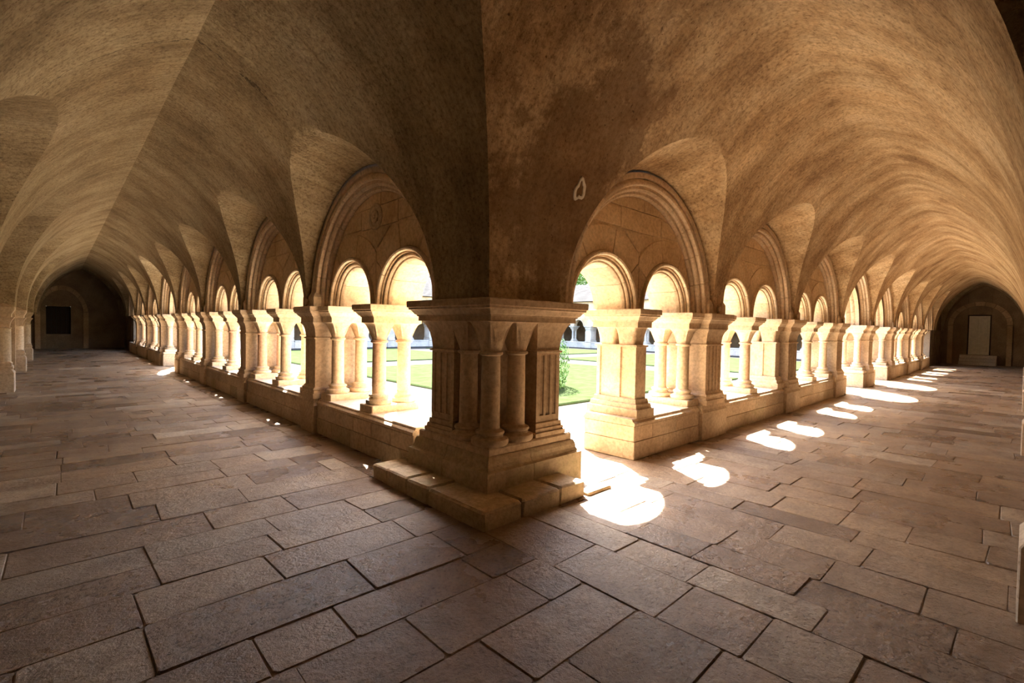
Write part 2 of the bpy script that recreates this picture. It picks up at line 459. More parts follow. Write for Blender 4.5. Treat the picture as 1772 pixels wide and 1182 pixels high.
ob('door_lintel', block(-.04, .1, -hw, hw, dh-.06, dh), DARKWOOD, d1)
for k in range(4): ob('door_panel', block(-.02, .0, (-hw+.14) if k % 2 == 0 else .05, -.05 if k % 2 == 0 else hw-.14, .15+(k//2)*1.05, 1.05+(k//2)*1.0), DOORP, d1)
st = empty('stone_steps', (XE, 1.72, 0)); tag(st, 'stone steps rising to the pale door at the far end of the right gallery', 'steps')
for k in range(3): ob('step', block(-.9+.3*k, 0, -.75, .75, .18*k, .18*(k+1)), GREY, st)
# blind arches in relief on the end walls
def relief_arch(cx_, cy_, r, zz, along, label, pt):
    n = 9
    t = empty('blind_arch', (0, 0, 0)); tag(t, label, 'arch')
    for k in range(n):
        a0, a1 = PI*k/n+.01, PI*(k+1)/n-.01
        if pt:
            # pointed: squeeze the two halves inward
            def f(x, z): return (x*.86*(1-.10*(z/r)), z*1.15)
        else:
            def f(x, z): return (x, z)
        V, F_ = ring_profile([(r, 0), (r, .12), (r-.22, .12), (r-.22, 0)], a0, a1, 3)
        V2 = []
        for x, d, z in V:
            x2, z2 = f(x, z)
            V2.append((cx_+x2, cy_-d, zz+z2) if along == 'x' else (cx_-d, cy_+x2, zz+z2))
        ob('voussoir', (V2, F_), OCHRE, t)
    for s in (-1, 1):
        px_ = r-.11 if not pt else (r-.11)*.86
        g = block(-.11, .11, -.12, 0, 0, zz-.02)
        V2 = [((cx_+s*px_+x, cy_+y, z) if along == 'x' else (cx_+y, cy_+s*px_+x, z)) for x, y, z in g[0]]
        ob('jamb', (V2, g[1]), OCHRE, t)
relief_arch(.25, YN, 1.25, 2.05, 'x', 'pointed blind arch framing the dark window on the end wall of the left gallery', True)
relief_arch(XE, 1.72, 1.3, 2.2, 'y', 'round blind arch over the pale door on the end wall of the right gallery', False)

# floor: mortar bed with laid stones
fl = ob('floor', join(block(XO-.2, 3.3, YO-.6, YO-.19, -.30, -.008, 0), block(XO-.2, XL+.75, YO-.2, YN+.2, -.30, -.008, 0), block(XL+.75, XE+.2, YO-.2, YR+.78, -.30, -.008, 0),
                      block(XL+.75, XE, 2*GC-YR-.75, YN+.2, -.30, -.008, 0), block(2*GC-XL-.75, XE+.2, YR+.78, 2*GC-YR-.75, -.30, -.008, 0)), MORTAR, kind='structure')
stones = []
def lay(x0, x1, y0, y1, rows_along_x, r):
    """rows of slabs; rows_along_x: each row runs along x"""
    A0, A1 = (y0, y1) if rows_along_x else (x0, x1)
    a_ = A0
    while a_ < A1-.05:
        wd = r.uniform(.30, .50)
        if A1-(a_+wd) < .22: wd = A1-a_
        b0, b1 = (x0, x1) if rows_along_x else (y0, y1)
        b_ = b0-r.uniform(0, .5); 
        while b_ < b1-.02:
            ln = r.choice((.45, .55, .65, .75, .9, 1.05))*r.uniform(.9, 1.1)
            e = min(b_+ln, b1)
            if b1-e < .2: e = b1
            s_, t_ = max(b_, b0), e
            b_ = e
            if t_-s_ < .12: continue
            stones.append((s_, t_, a_, a_+wd) if rows_along_x else (a_, a_+wd, s_, t_))
        a_ += wd
r2 = random.Random(5)
lay(XO-.15, 2.42, YO-.45, YN, True, r2)                      # left gallery, rows across it
lay(2.42, XE, YO-.15, YR+.08, False, r2)                 # right gallery, rows across it
lay(2.42, XL+.02, 2.86, YN, True, r2) if False else None
lay(2.42, XL+.06, 4.0, YN, True, r2)
lay(XL+.75+.02, 5.12, YR+.02, YR+.76, False, r2)     # the doorway by the corner pier
for s_ in (RIGHT,):
    for k in s_.open: lay(s_.B[k]-1.2, s_.B[k]+1.2, YR+.02, YR+.76, False, r2)
for k in LEFT.open: lay(XL+.06, XL+.76, LEFT.B[k]-1.2, LEFT.B[k]+1.2, True, r2)
lay(2.84, XE, 2*GC-YR, YN, False, r2) if False else None
def stone_geo(x0, x1, y0, y1, r):
    g = .0016; c = .005
    j = lambda m=.008: r.uniform(-m, m)
    h = r.uniform(-.003, .004)
    def wv(x, y):
        n1 = mnoise.noise(Vector((x*.8, y*.8, 3.1))); n2 = mnoise.noise(Vector((x*.8, y*.8, 9.7)))
        return (x+.045*n1, y+.045*n2)
    q = [(x0+g, y0+g), (x1-g, y0+g), (x1-g, y1-g), (x0+g, y1-g)]
    q = [wv(x, y) for x, y in q]; q = [(x+j(.004), y+j(.004)) for x, y in q]
    ring = []
    for i in range(4):
        p, n = q[i], q[(i+1) % 4]; pr = q[i-1]
        k = r.uniform(.004, .022)
        L1 = math.dist(p, pr) or 1; L2 = math.dist(p, n) or 1
        ring.append((p[0]+(pr[0]-p[0])*k/L1, p[1]+(pr[1]-p[1])*k/L1)); ring.append((p[0]+(n[0]-p[0])*k/L2, p[1]+(n[1]-p[1])*k/L2))
    mx, my = (x0+x1)/2, (y0+y1)/2
    def ins(p, c_):
        dx, dy = mx-p[0], my-p[1]
        return (p[0]+math.copysign(min(abs(dx), c_), dx), p[1]+math.copysign(min(abs(dy), c_), dy))
    tx, ty = r.uniform(-.006, .006), r.uniform(-.006, .006)
    top = [ins(p, c) for p in ring]
    return rings_loft([[(x, y, -.05) for x, y in ring], [(x, y, h-.007) for x, y in ring], [(x, y, h+(x-mx)*tx+(y-my)*ty) for x, y in top]])
def in_view(s):
    mx, my = (s[0]+s[1])/2, (s[2]+s[3])/2
    v = np.array([mx, my, -EYE]); q = R.T @ v
    if q[2] < .5: return False
    px_, py_ = q[0]/q[2]*FPX+cx, q[1]/q[2]*FPX+cy
    return -60 < px_ < 1840 and py_ < 1290
stones = [s for s in stones if not (s[0] > 2.43 and s[2] > 2.9 and s[1] < 3.9 and s[3] < 4.6)]
vis = [s for s in stones if in_view(s)]
vis.sort(key=lambda s: math.hypot((s[0]+s[1])/2, (s[2]+s[3])/2))
near = set(vis[:300])
r3 = random.Random(9)
for s in vis[:300]: ob('paving_stone', stone_geo(*s, r3), PAVE, fl)
far = ob('paving_stone', join(*[stone_geo(*s, r3) for s in stones if s not in near]), PAVE, fl, kind='stuff')

# ------------------------------------------------------------------ arcade walls above the capitals
SMO = .71                                             # offset of the two small arches from a bay's centre
def bay_slab(s0, s1, kind):
    """the wall between d=.2 and d=TH of one bay, s measured from the bay centre"""
    pts = []                                          # (s, bottom z)
    if kind == 'twin':
        cs, rr = (-SMO, SMO), .60
    else: cs, rr = (0,), 1.2
    pts.append((s0, S0))
    for c_ in cs:
        for k in range(25):
            t = PI-PI*k/24
            pts.append((c_+rr*math.cos(t), S0+rr*math.sin(t)))
    pts.append((s1, S0))
    top = 3.95
    V, F_ = [], []
    for (s, z) in pts:
        V += [(s, .2, z), (s, .2, top), (s, TH, z), (s, TH, top)]
    for i in range(len(pts)-1):
        a_, b_ = i*4, (i+1)*4
        F_ += [(a_, b_, b_+1, a_+1), (a_+2, a_+3, b_+3, b_+2), (a_, a_+2, b_+2, b_), (a_+1, b_+1, b_+3, a_+3)]
    return V, F_
BIGP = [(1.66, .20), (1.66, .0), (1.585, .0), (1.58, .025)] + arc(1.548, .040, .034, 60, -130, 5)[::1] + [(1.515, .075)] + arc(1.49, .105, .030, -60, -170, 3) + \
       [(1.455, .125), (1.45, .145)] + arc(1.435, .165, .024, -60, -180, 3) + [(1.40, .20), (1.40, .24), (1.60, .24)]
BIGP = [(1.66, .24), (1.66, .0), (1.60, .0), (1.595, .03), (1.575, .012), (1.548, .004), (1.521, .014), (1.512, .045), (1.525, .07), (1.505, .075), (1.484, .07), (1.464, .085), (1.458, .11),
        (1.468, .13), (1.45, .135), (1.432, .132), (1.415, .145), (1.408, .17), (1.415, .19), (1.395, .20), (1.395, .24)]
SMP = [(.665, .21), (.665, .165), (.655, .15), (.638, .145), (.62, .155), (.612, .18), (.625, .20), (.60, .205), (.598, .235), (.585, .222), (.566, .222), (.554, .238), (.556, .26), (.535, .265), (.52, .29), (.515, .32),
       (.515, TH), (.62, TH)]
OPENP = [(1.40, .20), (1.20, .20), (1.20, .30), (1.17, .32), (1.15, .36), (1.17, .40), (1.10, .44), (1.05, .50), (1.05, TH), (1.25, TH), (1.40, .5)]
def seg_mesh(prof, n, gap, m, nm, sub=4):
    da = PI/n
    return mesh(nm, ring_profile(prof, gap, da-gap, sub), m, True)
big_vs = [seg_mesh(BIGP, 11, .0022, mm, 'voussoir') for mm in (RINGS, RINGS)]
sm_vs = [seg_mesh(SMP, 5, .004, mm, 'voussoir', 5) for mm in (STONE, STONE)]
op_vs = seg_mesh(OPENP, 9, .003, STONE, 'voussoir')
big_full = mesh('arch_moulding', ring_profile(BIGP, 0, PI, 40), RINGS, True)
sm_full = mesh('arch_moulding', ring_profile(SMP, 0, PI, 24), STONE, True)
# facing stones of the tympanum
def tympanum():
    out = []
    for c_ in (-SMO, SMO):
        cuts = [0, 40, 78, 122, 150, 180, 180.01] if c_ < 0 else [0, 30, 64, 100, 142, 180, 180.01]
        for k in range(5):
            a0, a1 = math.radians(cuts[k])+.005, math.radians(cuts[k+1])-.005
            pl_ = [(c_+.67*math.cos(a0+(a1-a0)*i/4), .67*math.sin(a0+(a1-a0)*i/4)) for i in range(5)]
            pl_ += [(c_+.97*math.cos(a1+(a0-a1)*i/4), .97*math.sin(a1+(a0-a1)*i/4)) for i in range(5)]
            pl_ = clip_half(pl_, math.copysign(1, -c_), 0, -.006)
            for j in range(24):
                t = PI*j/23; pl_ = clip_half(pl_, math.cos(t), math.sin(t), 1.41) if len(pl_) > 2 else pl_
            if len(pl_) > 2:
                xs = [p[0] for p in pl_]; zs = [p[1] for p in pl_]
                if (max(xs)-min(xs))*(max(zs)-min(zs)) > .004: out.append(pl_)
    for (x0, x1, z0, z1) in [(-1.1, -.42, 1.0, 1.22), (-.41, .52, .985, 1.24), (.53, 1.2, 1.0, 1.21), (-.8, .1, 1.25, 1.42), (.11, .8, 1.25, 1.42), (-.3, .3, .76, .975)]:
        pl_ = [(x0, z0), (x1, z0), (x1, z1), (x0, z1)]
        if z0 == .76: pl_ = [(-.015, .73), (.015, .73), (.33, .96), (-.33, .96)]
        for j in range(36):
            t = PI*j/35; pl_ = clip_half(pl_, math.cos(t), math.sin(t), 1.41) if len(pl_) > 2 else pl_
        if len(pl_) > 2: out.append(pl_)
    return [slab_xz([(x, z+S0) for x, z in p], .184, .26, .008) for p in out]
tymp = [mesh('facing_stone', g_, TYMP) for i, g_ in enumerate(tympanum())]

def arcade(S, detail):
    n = len(S.B)
    edges = [S.P[0]-(S.P[0]-S.B[0])*2-.0] 
    lo = 2.9 if S.word in ('left', 'far right') else 2.45
    lo = XL+.0 if S in (RIGHT, NORTH) else YR
    wall = empty('wall_arcade_'+S.name, (0, 0, 0)); wall['kind'] = 'structure'
    for k, bc in enumerate(S.B):
        s0 = (lo+.05 if k == 0 else S.P[k-1])-bc; s1 = (S.P[k] if k < n-1 else 33.6)-bc
        flip = S in (LEFT, NORTH)
        kind = 'open' if k in S.open else 'twin'
        g = bay_slab(-s1, -s0, kind) if flip else bay_slab(s0, s1, kind)
        o = ob('wall_panel', g, TYMP, wall); o.location = S.w(bc); o.rotation_euler = (0, 0, S.rz)
        def put(me_, nm, a_=0, ds=0):
            c_ = link(nm, me_, wall)
            x, y, _ = S.w(bc+(-ds if flip else ds)); c_.location = (x, y, S0)
            c_.rotation_euler = Matrix.Rotation(S.rz, 3, 'Z').to_4x4().to_euler() if a_ == 0 else (Matrix.Rotation(S.rz, 3, 'Z') @ Matrix.Rotation(-a_, 3, 'Y')).to_euler()
            return c_
        if detail and k < 4:
            for j in range(11): put(big_vs[rng.random() < .35], 'voussoir', PI*j/11)
        elif detail: put(big_full, 'arch_moulding')
        if kind == 'twin':
            for ds in (-SMO, SMO):
                if detail and k < 3:
                    for j in range(5): put(sm_vs[rng.random() < .3], 'voussoir', PI*j/5, ds)
                else: put(sm_full, 'arch_moulding', 0, ds)
            if detail and k < 4:
                for me_ in tymp:
                    c_ = link('facing_stone', me_, wall); c_.location = S.w(bc); c_.rotation_euler = (0, 0, S.rz)
        else:
            for j in range(9): put(op_vs, 'voussoir', PI*j/9)
    return wall
wl = arcade(LEFT, True); arcade(RIGHT, True); arcade(EAST, False); arcade(NORTH, False)
# carved roundel in the first tympanum of the left arcade
rz_ = [(0, .17), (.012, .172), (.024, .16), (.024, .125), (.012, .115), (.012, .10)]
g = lathe(rz_, 28); 
pet = []
for k in range(8):
    t = 2*PI*k/8; pet.append(rings_loft([[(.055*math.cos(t)+.032*s_*math.cos(t+q_*PI/4), .055*math.sin(t)+.032*s_*math.sin(t+q_*PI/4), z_) for q_ in range(8)] for s_, z_ in ((1, .008), (.9, .026), (.4, .034))]))
g = join(g, *pet, lathe([(.01, .02), (.03, .018), (.04, .006)], 12))
ro = ob('carved_roundel', ([(z*-1+0, y, x) for x, y, z in g[0]], g[1]), STONE, wl, True)
ro.location = (XL+.19, 5.70, 2.98); ro['label'] = 'pale carved stone roundel above the two small arches'

# ------------------------------------------------------------------ low walls
AB = [(1.63, 0), (1.70, 0), (1.703, .012), (1.715, .014), (1.725, .03), (1.75, .048), (1.765, .06), (1.77, .075), (1.79, .078), (1.795, .09), (S0-.008, .092), (S0, .085)]
def abacus(x0, x1, y0, y1, g=1.0): return stack(x0, x1, y0, y1, [(z, gg*g) for z, gg in AB])
def low_wall(S, k, s0, s1, label, detail):
    t = empty('low_wall', S.w((s0+s1)/2), S.rz); tag(t, label, 'wall', 'low walls of the arcades')
    h = (s1-s0)/2; r = random.Random(k*7+len(S.name))
    if detail:
        for z0, z1, d0 in ((0, .225, .0), (.227, .415, .006)):
            x = -h
            while x < h-.02:
                ln = r.uniform(.42, .85); e = min(x+ln, h)
                if h-e < .25: e = h
                ob('stone', block(x+.003, e-.003, d0, .78-d0, z0, z1, .007, .0015), MOSSY if z0 == 0 and r.random() < .4 else PIER, t); x = e
        x = -h
        while x < h-.02:
            ln = r.uniform(.8, 1.3); e = min(x+ln, h)
            if h-e < .4: e = h
            g_ = stack(x+.002, e-.002, .0, .78, [(.417, 0)], 0) if False else None
            rs = []
            for (z, gg) in ((.417, -.004), (.425, 0), (.45, 0), (.462, -.012), (.475, -.03), (.49, -.034), (.50, -.042)):
                rs.append([(x+.002, -gg, z), (e-.002, -gg, z), (e-.002, .78+gg, z), (x+.002, .78+gg, z)])
            ob('coping_stone', rings_loft(rs), PIER, t); x = e
    else:
        ob('wall_body', block(-h, h, 0, .78, 0, .415), PIER, t)
        ob('coping', block(-h, h, .0, .78, .417, .50, .02), STONE, t)
for S in (LEFT, RIGHT):
    for k, bc in enumerate(S.B):
        a0 = (S.P[k-1] if k else None); a1 = S.P[k] if k < 7 else 32.4
        pw = .25 if S is LEFT else .42
        where = f'{ORD[k]} bay of the {S.word} arcade'
        if k == 0:
            if S is LEFT: low_wall(S, k, 4.47, a1-pw, 'shaded low stone wall between the corner pier and the next pier on the left', True)
            else: low_wall(S, k, 5.12, a1-pw, 'short low stone wall beside the gap at the corner pier, sunlit sill', True)
        elif k in S.open:
            low_wall(S, k, a0+pw, a0+pw+.42, f'near stub of low wall in the walk-through {ORD[k]} bay of the {S.word} arcade', False)
            low_wall(S, k+20, a1-pw-.42, a1-pw, f'far stub of low wall in the walk-through {ORD[k]} bay of the {S.word} arcade', False)
        else: low_wall(S, k, a0+pw, a1-pw, f'low stone wall with moulded sill in the {where}', k < 4)
for S in (NORTH, EAST):
    for k in range(8):
        a0 = S.P[k-1]+.34 if k else 4.5; a1 = S.P[k]-.34 if k < 7 else 31.9
        t = empty('low_wall', S.w((a0+a1)/2), S.rz); h = (a1-a0)/2
        tag(t, f'low grey wall across the garden on the {"left" if S is NORTH else "right"}, {ORD[k]} bay along', 'wall', 'low walls across the garden')
        ob('wall_body', block(-h, h, 0, .78, 0, .42), GREY, t); ob('coping', block(-h, h, -.02, .80, .42, .5, .02), GREY, t)

# ------------------------------------------------------------------ supports: twin columns
CR = .088
def make_twin(m1, m2, label):
    t = empty('twin_column'); tag(t, label, 'column')
    ob('base_block', stack(-.17, .17, .06, .74, [(SILL, 0), (SILL+.085, 0), (SILL+.095, -.012)], .01), m1, t)
    for d in (.24, .60):
        ob('column_base', torus_base(0, d, SILL+.093, CR), m1, t, True)
        ob('shaft', shaft(0, d, SILL+.24, 1.40, CR), m2, t, True)
        ob('capital', capital(0, d, CR*1.0, .165, .175), m1, t, True)
    ob('abacus', abacus(-.165, .165, .075, .765), m1, t)
    return t
def make_slab_pier(m1, label):
    t = empty('slab_pier'); tag(t, label, 'pillar')
    ob('base', stack(-.12, .12, .12, .72, [(SILL, .085), (SILL+.10, .085), (SILL+.105, .06), (SILL+.16, .05), (SILL+.17, .03), (SILL+.22, .02), (SILL+.23, 0)]), m1, t)
    poly = []
    # long faces carry sunk panels
    x, y0, y1 = .12, .12, .72
    def face(sg):
        P_ = [(sg*x, y0), (sg*x, y0+.05), (sg*(x-.02), y0+.06), (sg*(x-.02), y0+.22), (sg*x, y0+.23), (sg*x, y0+.37), (sg*(x-.02), y0+.38), (sg*(x-.02), y0+.54), (sg*x, y0+.55), (sg*x, y1)]
        return P_
    poly = face(1)+face(-1)[::-1]
    ob('shaft', extrude(poly, SILL+.23, 1.38), m1, t)
    ob('necking', stack(-.12, .12, .12, .72, [(1.38, 0), (1.385, .018), (1.405, .018), (1.41, 0)]), m1, t)
    ob('capital', join(capital(0, .27, .118, .15, .165, 1.41, 1.63, 5, 4, .03), capital(0, .57, .118, .15, .165, 1.41, 1.63, 5, 4, .03)), m1, t, True)
    ob('abacus', abacus(-.165, .165, .075, .765), m1, t)
    return t
def make_pier(m1, hs, hp, fluted, label):
    """pier on the floor: pilaster towards the gallery, solid core towards the garden"""
    t = empty('arcade_pier'); tag(t, label, 'pillar')
    ob('plinth', join(stack(-hp, hp, -.05, .80, [(0, 0), (.40, 0), (.405, -.004), (.44, -.022), (.50, -.03)], .008)), m1, t)
    ob('base', stack(-hs, hs, .0, .78, [(.50, min(.05, hp-hs)), (.57, min(.05, hp-hs)), (.575, .035), (.62, .03), (.635, .04), (.655, .035), (.665, .01), (.70, .0)], .004), m1, t)
    if fluted:
        P_ = [(-hs, .0)]
        nf = 4; wf = (2*hs-.06)/nf
        for i in range(nf):
            x = -hs+.03+i*wf
            P_ += [(x+.012, 0), (x+.02, .016), (x+wf/2, .022), (x+wf-.02, .016), (x+wf-.012, 0)]
        P_ += [(hs, .0), (hs, .26), (hs+.02, .28), (hs+.02, .78), (-hs-.02, .78), (-hs-.02, .28), (-hs, .26)]
    else:
        P_ = [(-hs, .0), (-hs*.55, 0), (-hs*.5, .012), (hs*.5, .012), (hs*.55, 0), (hs, 0), (hs, .26), (hs+.05, .28), (hs+.05, .78), (-hs-.05, .78), (-hs-.05, .28), (-hs, .26)]
    ob('shaft', extrude(P_, .70, 1.38), m1, t)
    ob('necking', stack(-hs, hs, .0, .78, [(1.38, 0), (1.384, .018), (1.402, .02), (1.41, 0)]), m1, t)
    ob('capital', stack(-hs, hs, .0, .78, [(1.41, -.004), (1.47, .002), (1.53, .012), (1.58, .03), (1.615, .055), (1.63, .06)]), m1, t, True)
    ob('abacus', stack(-hs, hs, .0, .78, [(z, .05+gg*.9) for z, gg in AB]), m1, t)
    b_ = ob('carved_boss', ([(x, z-.075, y+1.93) for x, y, z in lathe([(0, .045), (.01, .05), (.03, .044), (.034, .02), (.044, .014), (.05, .004)], 14)[0]], lathe([(0, .045)]*6, 14)[1]), m1, t, True)
    ob('impost_block', stack(-hs-.02, hs+.02, -.035, .3, [(S0, 0), (2.0, 0), (2.04, -.02), (2.10, -.06)]), m1, t)
    return t
def place(proto, S, s, label, group, first):
    loc = S.w(s)
    if first: proto.location = loc; proto.rotation_euler = (0, 0, S.rz); proto['label'] = label; proto['group'] = group; return proto
    return dup(proto, proto_k[proto], loc, S.rz, label, group)
protos = {}; proto_k = {}; used = set()
def P_(key, f):
    if key not in protos:
        protos[key] = f(); proto_k[protos[key]] = kids(protos[key])
    return protos[key]
def put(key, f, S, s, label, group):
    p_ = P_(key, f); first = key not in used; used.add(key)
    return place(p_, S, s, label, group, first)
TW = {'stone': lambda: make_twin(STONE, STONE, 't'), 'pink': lambda: make_twin(STONE, PINK, 't'), 'grey': lambda: make_twin(GREY, GREY, 't')}
SL = lambda: make_slab_pier(STONE, 's')
PIL = lambda: make_pier(PIER, .19, .25, False, 'p'); PIR = lambda: make_pier(PIER, .26, .42, True, 'p'); PIG = lambda: make_pier(GREY, .25, .32, False, 'p')
for S, pf, key in ((LEFT, PIL, 'pl'), (RIGHT, PIR, 'pr')):
    off = .43 if S is LEFT else .50
    for k, s in enumerate(S.P):
        word = 'plain' if S is LEFT else 'fluted'
        put(key, pf, S, s, f'{word} stone pier reaching the floor, {ORD[k]} after the corner pier on the {S.word}', f'piers of the {S.word} arcade')
    for k, bc in enumerate(S.B):
        a0 = S.P[k-1] if k else None; a1 = S.P[k] if k < 7 else None
        col = 'pink' if (k+(S is LEFT)) % 2 else 'stone'
        if k not in S.open:
            if S is RIGHT and k == 0: put('slab', SL, S, bc, 'pale square pillar standing on the low wall end beside the gap at the corner pier', 'middle supports of the bays')
            else: put(col, TW[col], S, bc, f'pair of round columns midway in the {ORD[k]} bay of the {S.word} arcade', 'middle supports of the bays')
        if a0 is not None:
            key2 = ('slab', SL) if (S is RIGHT and k in (3,)) else ('stone', TW['stone'])
            put(key2[0], key2[1], S, a0+off, f'columns against the far side of the {ORD[k-1]} pier of the {S.word} arcade', 'jamb columns')
        if a1 is not None:
            key2 = ('slab', SL) if (S is RIGHT and k == 1) else ('pink' if k % 2 else 'stone', TW['pink' if k % 2 else 'stone'])
            lab = 'fluted slab pillar' if key2[0] == 'slab' else 'paired round columns'
            put(key2[0], key2[1], S, a1-off, f'{lab} against the near side of the {ORD[k]} pier of the {S.word} arcade', 'jamb columns')
for S in (NORTH, EAST):
    w_ = 'left' if S is NORTH else 'right'
    for k, s in enumerate(S.P): put('pg', PIG, S, s, f'grey pier of the arcade across the garden on the {w_}, {ORD[k]} along it', 'piers across the garden')
    for k, s in enumerate(S.B): put('grey', TW['grey'], S, s, f'grey paired columns across the garden on the {w_}, {ORD[k]} pair along that arcade', 'columns across the garden')

# ------------------------------------------------------------------ the corner pier
cp = empty('corner_pier', (0, 0, 0)); tag(cp, 'massive corner pier of clustered columns on a stepped base between the two galleries', 'pillar')
# bottom step laid in several stones
for i, (x0, x1, y0, y1) in enumerate([(2.41, 2.84, 2.84, 3.62), (2.41, 2.80, 3.625, 3.98), (2.41, 2.80, 3.985, 4.36), (2.415, 2.80, 4.365, 4.66), (2.845, 3.32, 2.84, 3.26), (3.325, 3.68, 2.845, 3.26)]):
    ob('step_stone', block(x0, x1, y0, y1, -.02, .148+.004*(i % 3), .018, .004), MOSSY, cp)
X0, Y0, X1, Y1 = 2.72, 3.16, 4.02, 4.46
def tier(x0, x1, y0, y1, lv, m, nm): return ob(nm, stack(x0, x1, y0, y1, lv, .006), m, cp)
for (x0, x1, y0, y1) in [(X0, 3.30, Y0, 3.84), (X0, 3.35, 3.845, Y1), (3.305, X1, Y0, 3.80), (3.355, X1, 3.805, Y1)]:
    rs = []
    def gx(v, g_, lo): return v
    lev = [(.0, 0), (.315, 0), (.33, .030), (.36, .045), (.40, .05), (.43, .062), (.44, .07)]
    for z, gg in lev:
        a0 = x0+(gg if x0 == X0 else 0); a1 = x1-(gg if x1 == X1 else 0); b0 = y0+(gg if y0 == Y0 else 0); b1 = y1-(gg if y1 == Y1 else 0)
        rs.append([(a0, b0, z), (a1, b0, z), (a1, b1, z), (a0, b1, z)])
    ob('plinth_stone', rings_loft(rs), MOSSY, cp)
tier(X0+.08, X1-.08, Y0+.08, Y1-.08, [(.44, 0), (.445, .0), (.50, .0), (.515, -.012), (.52, -.03)], PIER, 'base_slab')
CZ = .52
ccx, ccy = 2.92, 3.37; sp = .325
cols = [(ccx, ccy), (ccx+sp, ccy), (ccx, ccy+sp)]
XE2, YE2 = 3.82, 4.27
cols += [(XE2, YE2), (XE2-sp, YE2), (XE2, YE2-sp)]
for i, (x, y) in enumerate(cols):
    ob('column_base', torus_base(x, y, CZ, .092), PIER, cp, True)
    ob('column_shaft', shaft(x, y, CZ+.145, 1.368, .09), PIER, cp, True)
    ob('column_capital', capital(x, y, .09, sp/2+.004, sp/2+.004, 1.378, 1.655, 2, 8, .09), PIER, cp, True)
def fl_pil(x0, x1, y0, y1, faces):
    """fluted pilaster box; grooves on the named faces"""
    P2 = []
    def edge(a_, b_, on):
        n_ = 3; out = [a_]
        if on:
            dx, dy = b_[0]-a_[0], b_[1]-a_[1]; L = math.hypot(dx, dy); ux, uy = dx/L, dy/L; nx_, ny_ = -uy, ux
            m_ = .035; w_ = (L-2*m_)/n_
            for i in range(n_):
                s_ = m_+i*w_+.014; e_ = m_+(i+1)*w_-.014
                for (q_, dd) in ((s_, 0), (s_+.008, .014), ((s_+e_)/2, .02), (e_-.008, .014), (e_, 0)): out.append((a_[0]+ux*q_+nx_*dd, a_[1]+uy*q_+ny_*dd))
        return out
    c_ = [(x0, y0), (x1, y0), (x1, y1), (x0, y1)]
    for i, nm in enumerate(('S', 'E', 'N', 'W')): P2 += edge(c_[i], c_[(i+1) % 4], nm in faces)
    b_ = ob('pilaster_base', stack(x0, x1, y0, y1, [(CZ, .05), (CZ+.04, .05), (CZ+.045, .035), (CZ+.08, .032), (CZ+.085, .02), (CZ+.13, .015), (CZ+.14, 0)]), PIER, cp)
    ob('pilaster_shaft', join(extrude(P2, CZ+.20, 1.33), stack(x0, x1, y0, y1, [(CZ+.14, 0), (CZ+.20, 0)]), stack(x0, x1, y0, y1, [(1.33, 0), (1.348, 0), (1.353, .018), (1.37, .02), (1.378, 0)])), PIER, cp)
    ob('pilaster_capital', stack(x0, x1, y0, y1, [(1.378, -.003), (1.46, .004), (1.54, .02), (1.61, .048), (1.655, .075)]), PIER, cp, True)
fl_pil(3.46, 3.80, 3.30, 3.66, 'SE'); fl_pil(2.86, 3.20, 3.86, 4.24, 'W')
ob('core', block(3.14, 3.70, 3.62, 4.10, CZ, 1.66), PIER, cp)
ob('abacus', stack(2.77, 3.94, 3.21, 4.37, [(1.655, 0), (1.702, 0)]+[(z, g_) for z, g_ in AB[2:]]), PIER, cp)
ob('impost_block', block(2.80, 3.72, 3.24, 4.02, S0, 2.3, .02), VAULTR, cp)
ob('impost_block', block(3.0, 3.98, 3.43, 4.38, S0, 2.3, .02), OCHRE, cp)
ts_ = ob('threshold_stone', block(3.69, 4.06, 2.80, 2.94, -.01, .035, .01, .003), MOSSY); tag(ts_, 'narrow stone strip on the floor at the right end of the corner pier step', 'stone')

# ------------------------------------------------------------------ engaged piers on the outer walls
def make_respond():
    t = empty('engaged_pier'); tag(t, 'r', 'pillar')
    ob('plinth', stack(-.25, .25, .02, .36, [(0, 0), (.42, 0), (.47, -.03), (.50, -.05)], .008), PIER, t)
    ob('base', stack(-.15, .15, .09, .30, [(.5, .05), (.56, .05), (.565, .03), (.63, .03), (.66, .0)]), PIER, t)
    P2 = [(-.15, .19)]+[(-.13*math.cos(PI*i/10), .19-.12*math.sin(PI*i/10)) for i in range(11)]+[(.15, .19), (.15, .36), (-.15, .36)]
    ob('shaft', extrude(P2, .66, 1.38), STONE, t, True)
    ob('necking', stack(-.13, .13, .08, .34, [(1.38, 0), (1.385, .015), (1.40, .015), (1.41, 0)]), PIER, t)
    ob('capital', stack(-.14, .14, .08, .30, [(1.41, -.01), (1.50, .0), (1.57, .025), (1.62, .06), (1.635, .065)]), PIER, t)
    ob('abacus', stack(-.20, .20, .06, .30, [(z, g_*.6) for z, g_ in AB]), PIER, t)
    return t
RS = make_respond(); RK = kids(RS)
firstR = True
for nm, P0, fn, rz in (('left', OPL, lambda s: (XO+.36, s, 0), PI/2), ('right', OPR, lambda s: (s, YO+.06, 0), PI)):
    for k, s in enumerate(P0):
        lab = f'wall pier against the outer wall of the {nm} gallery, {ORD[k]} from the near end'
        if firstR: RS.location = fn(s); RS.rotation_euler = (0, 0, rz); RS['label'] = lab; RS['group'] = 'engaged piers of the outer walls'; firstR = False
        else: dup(RS, RK, fn(s), rz, lab, 'engaged piers of the outer walls')
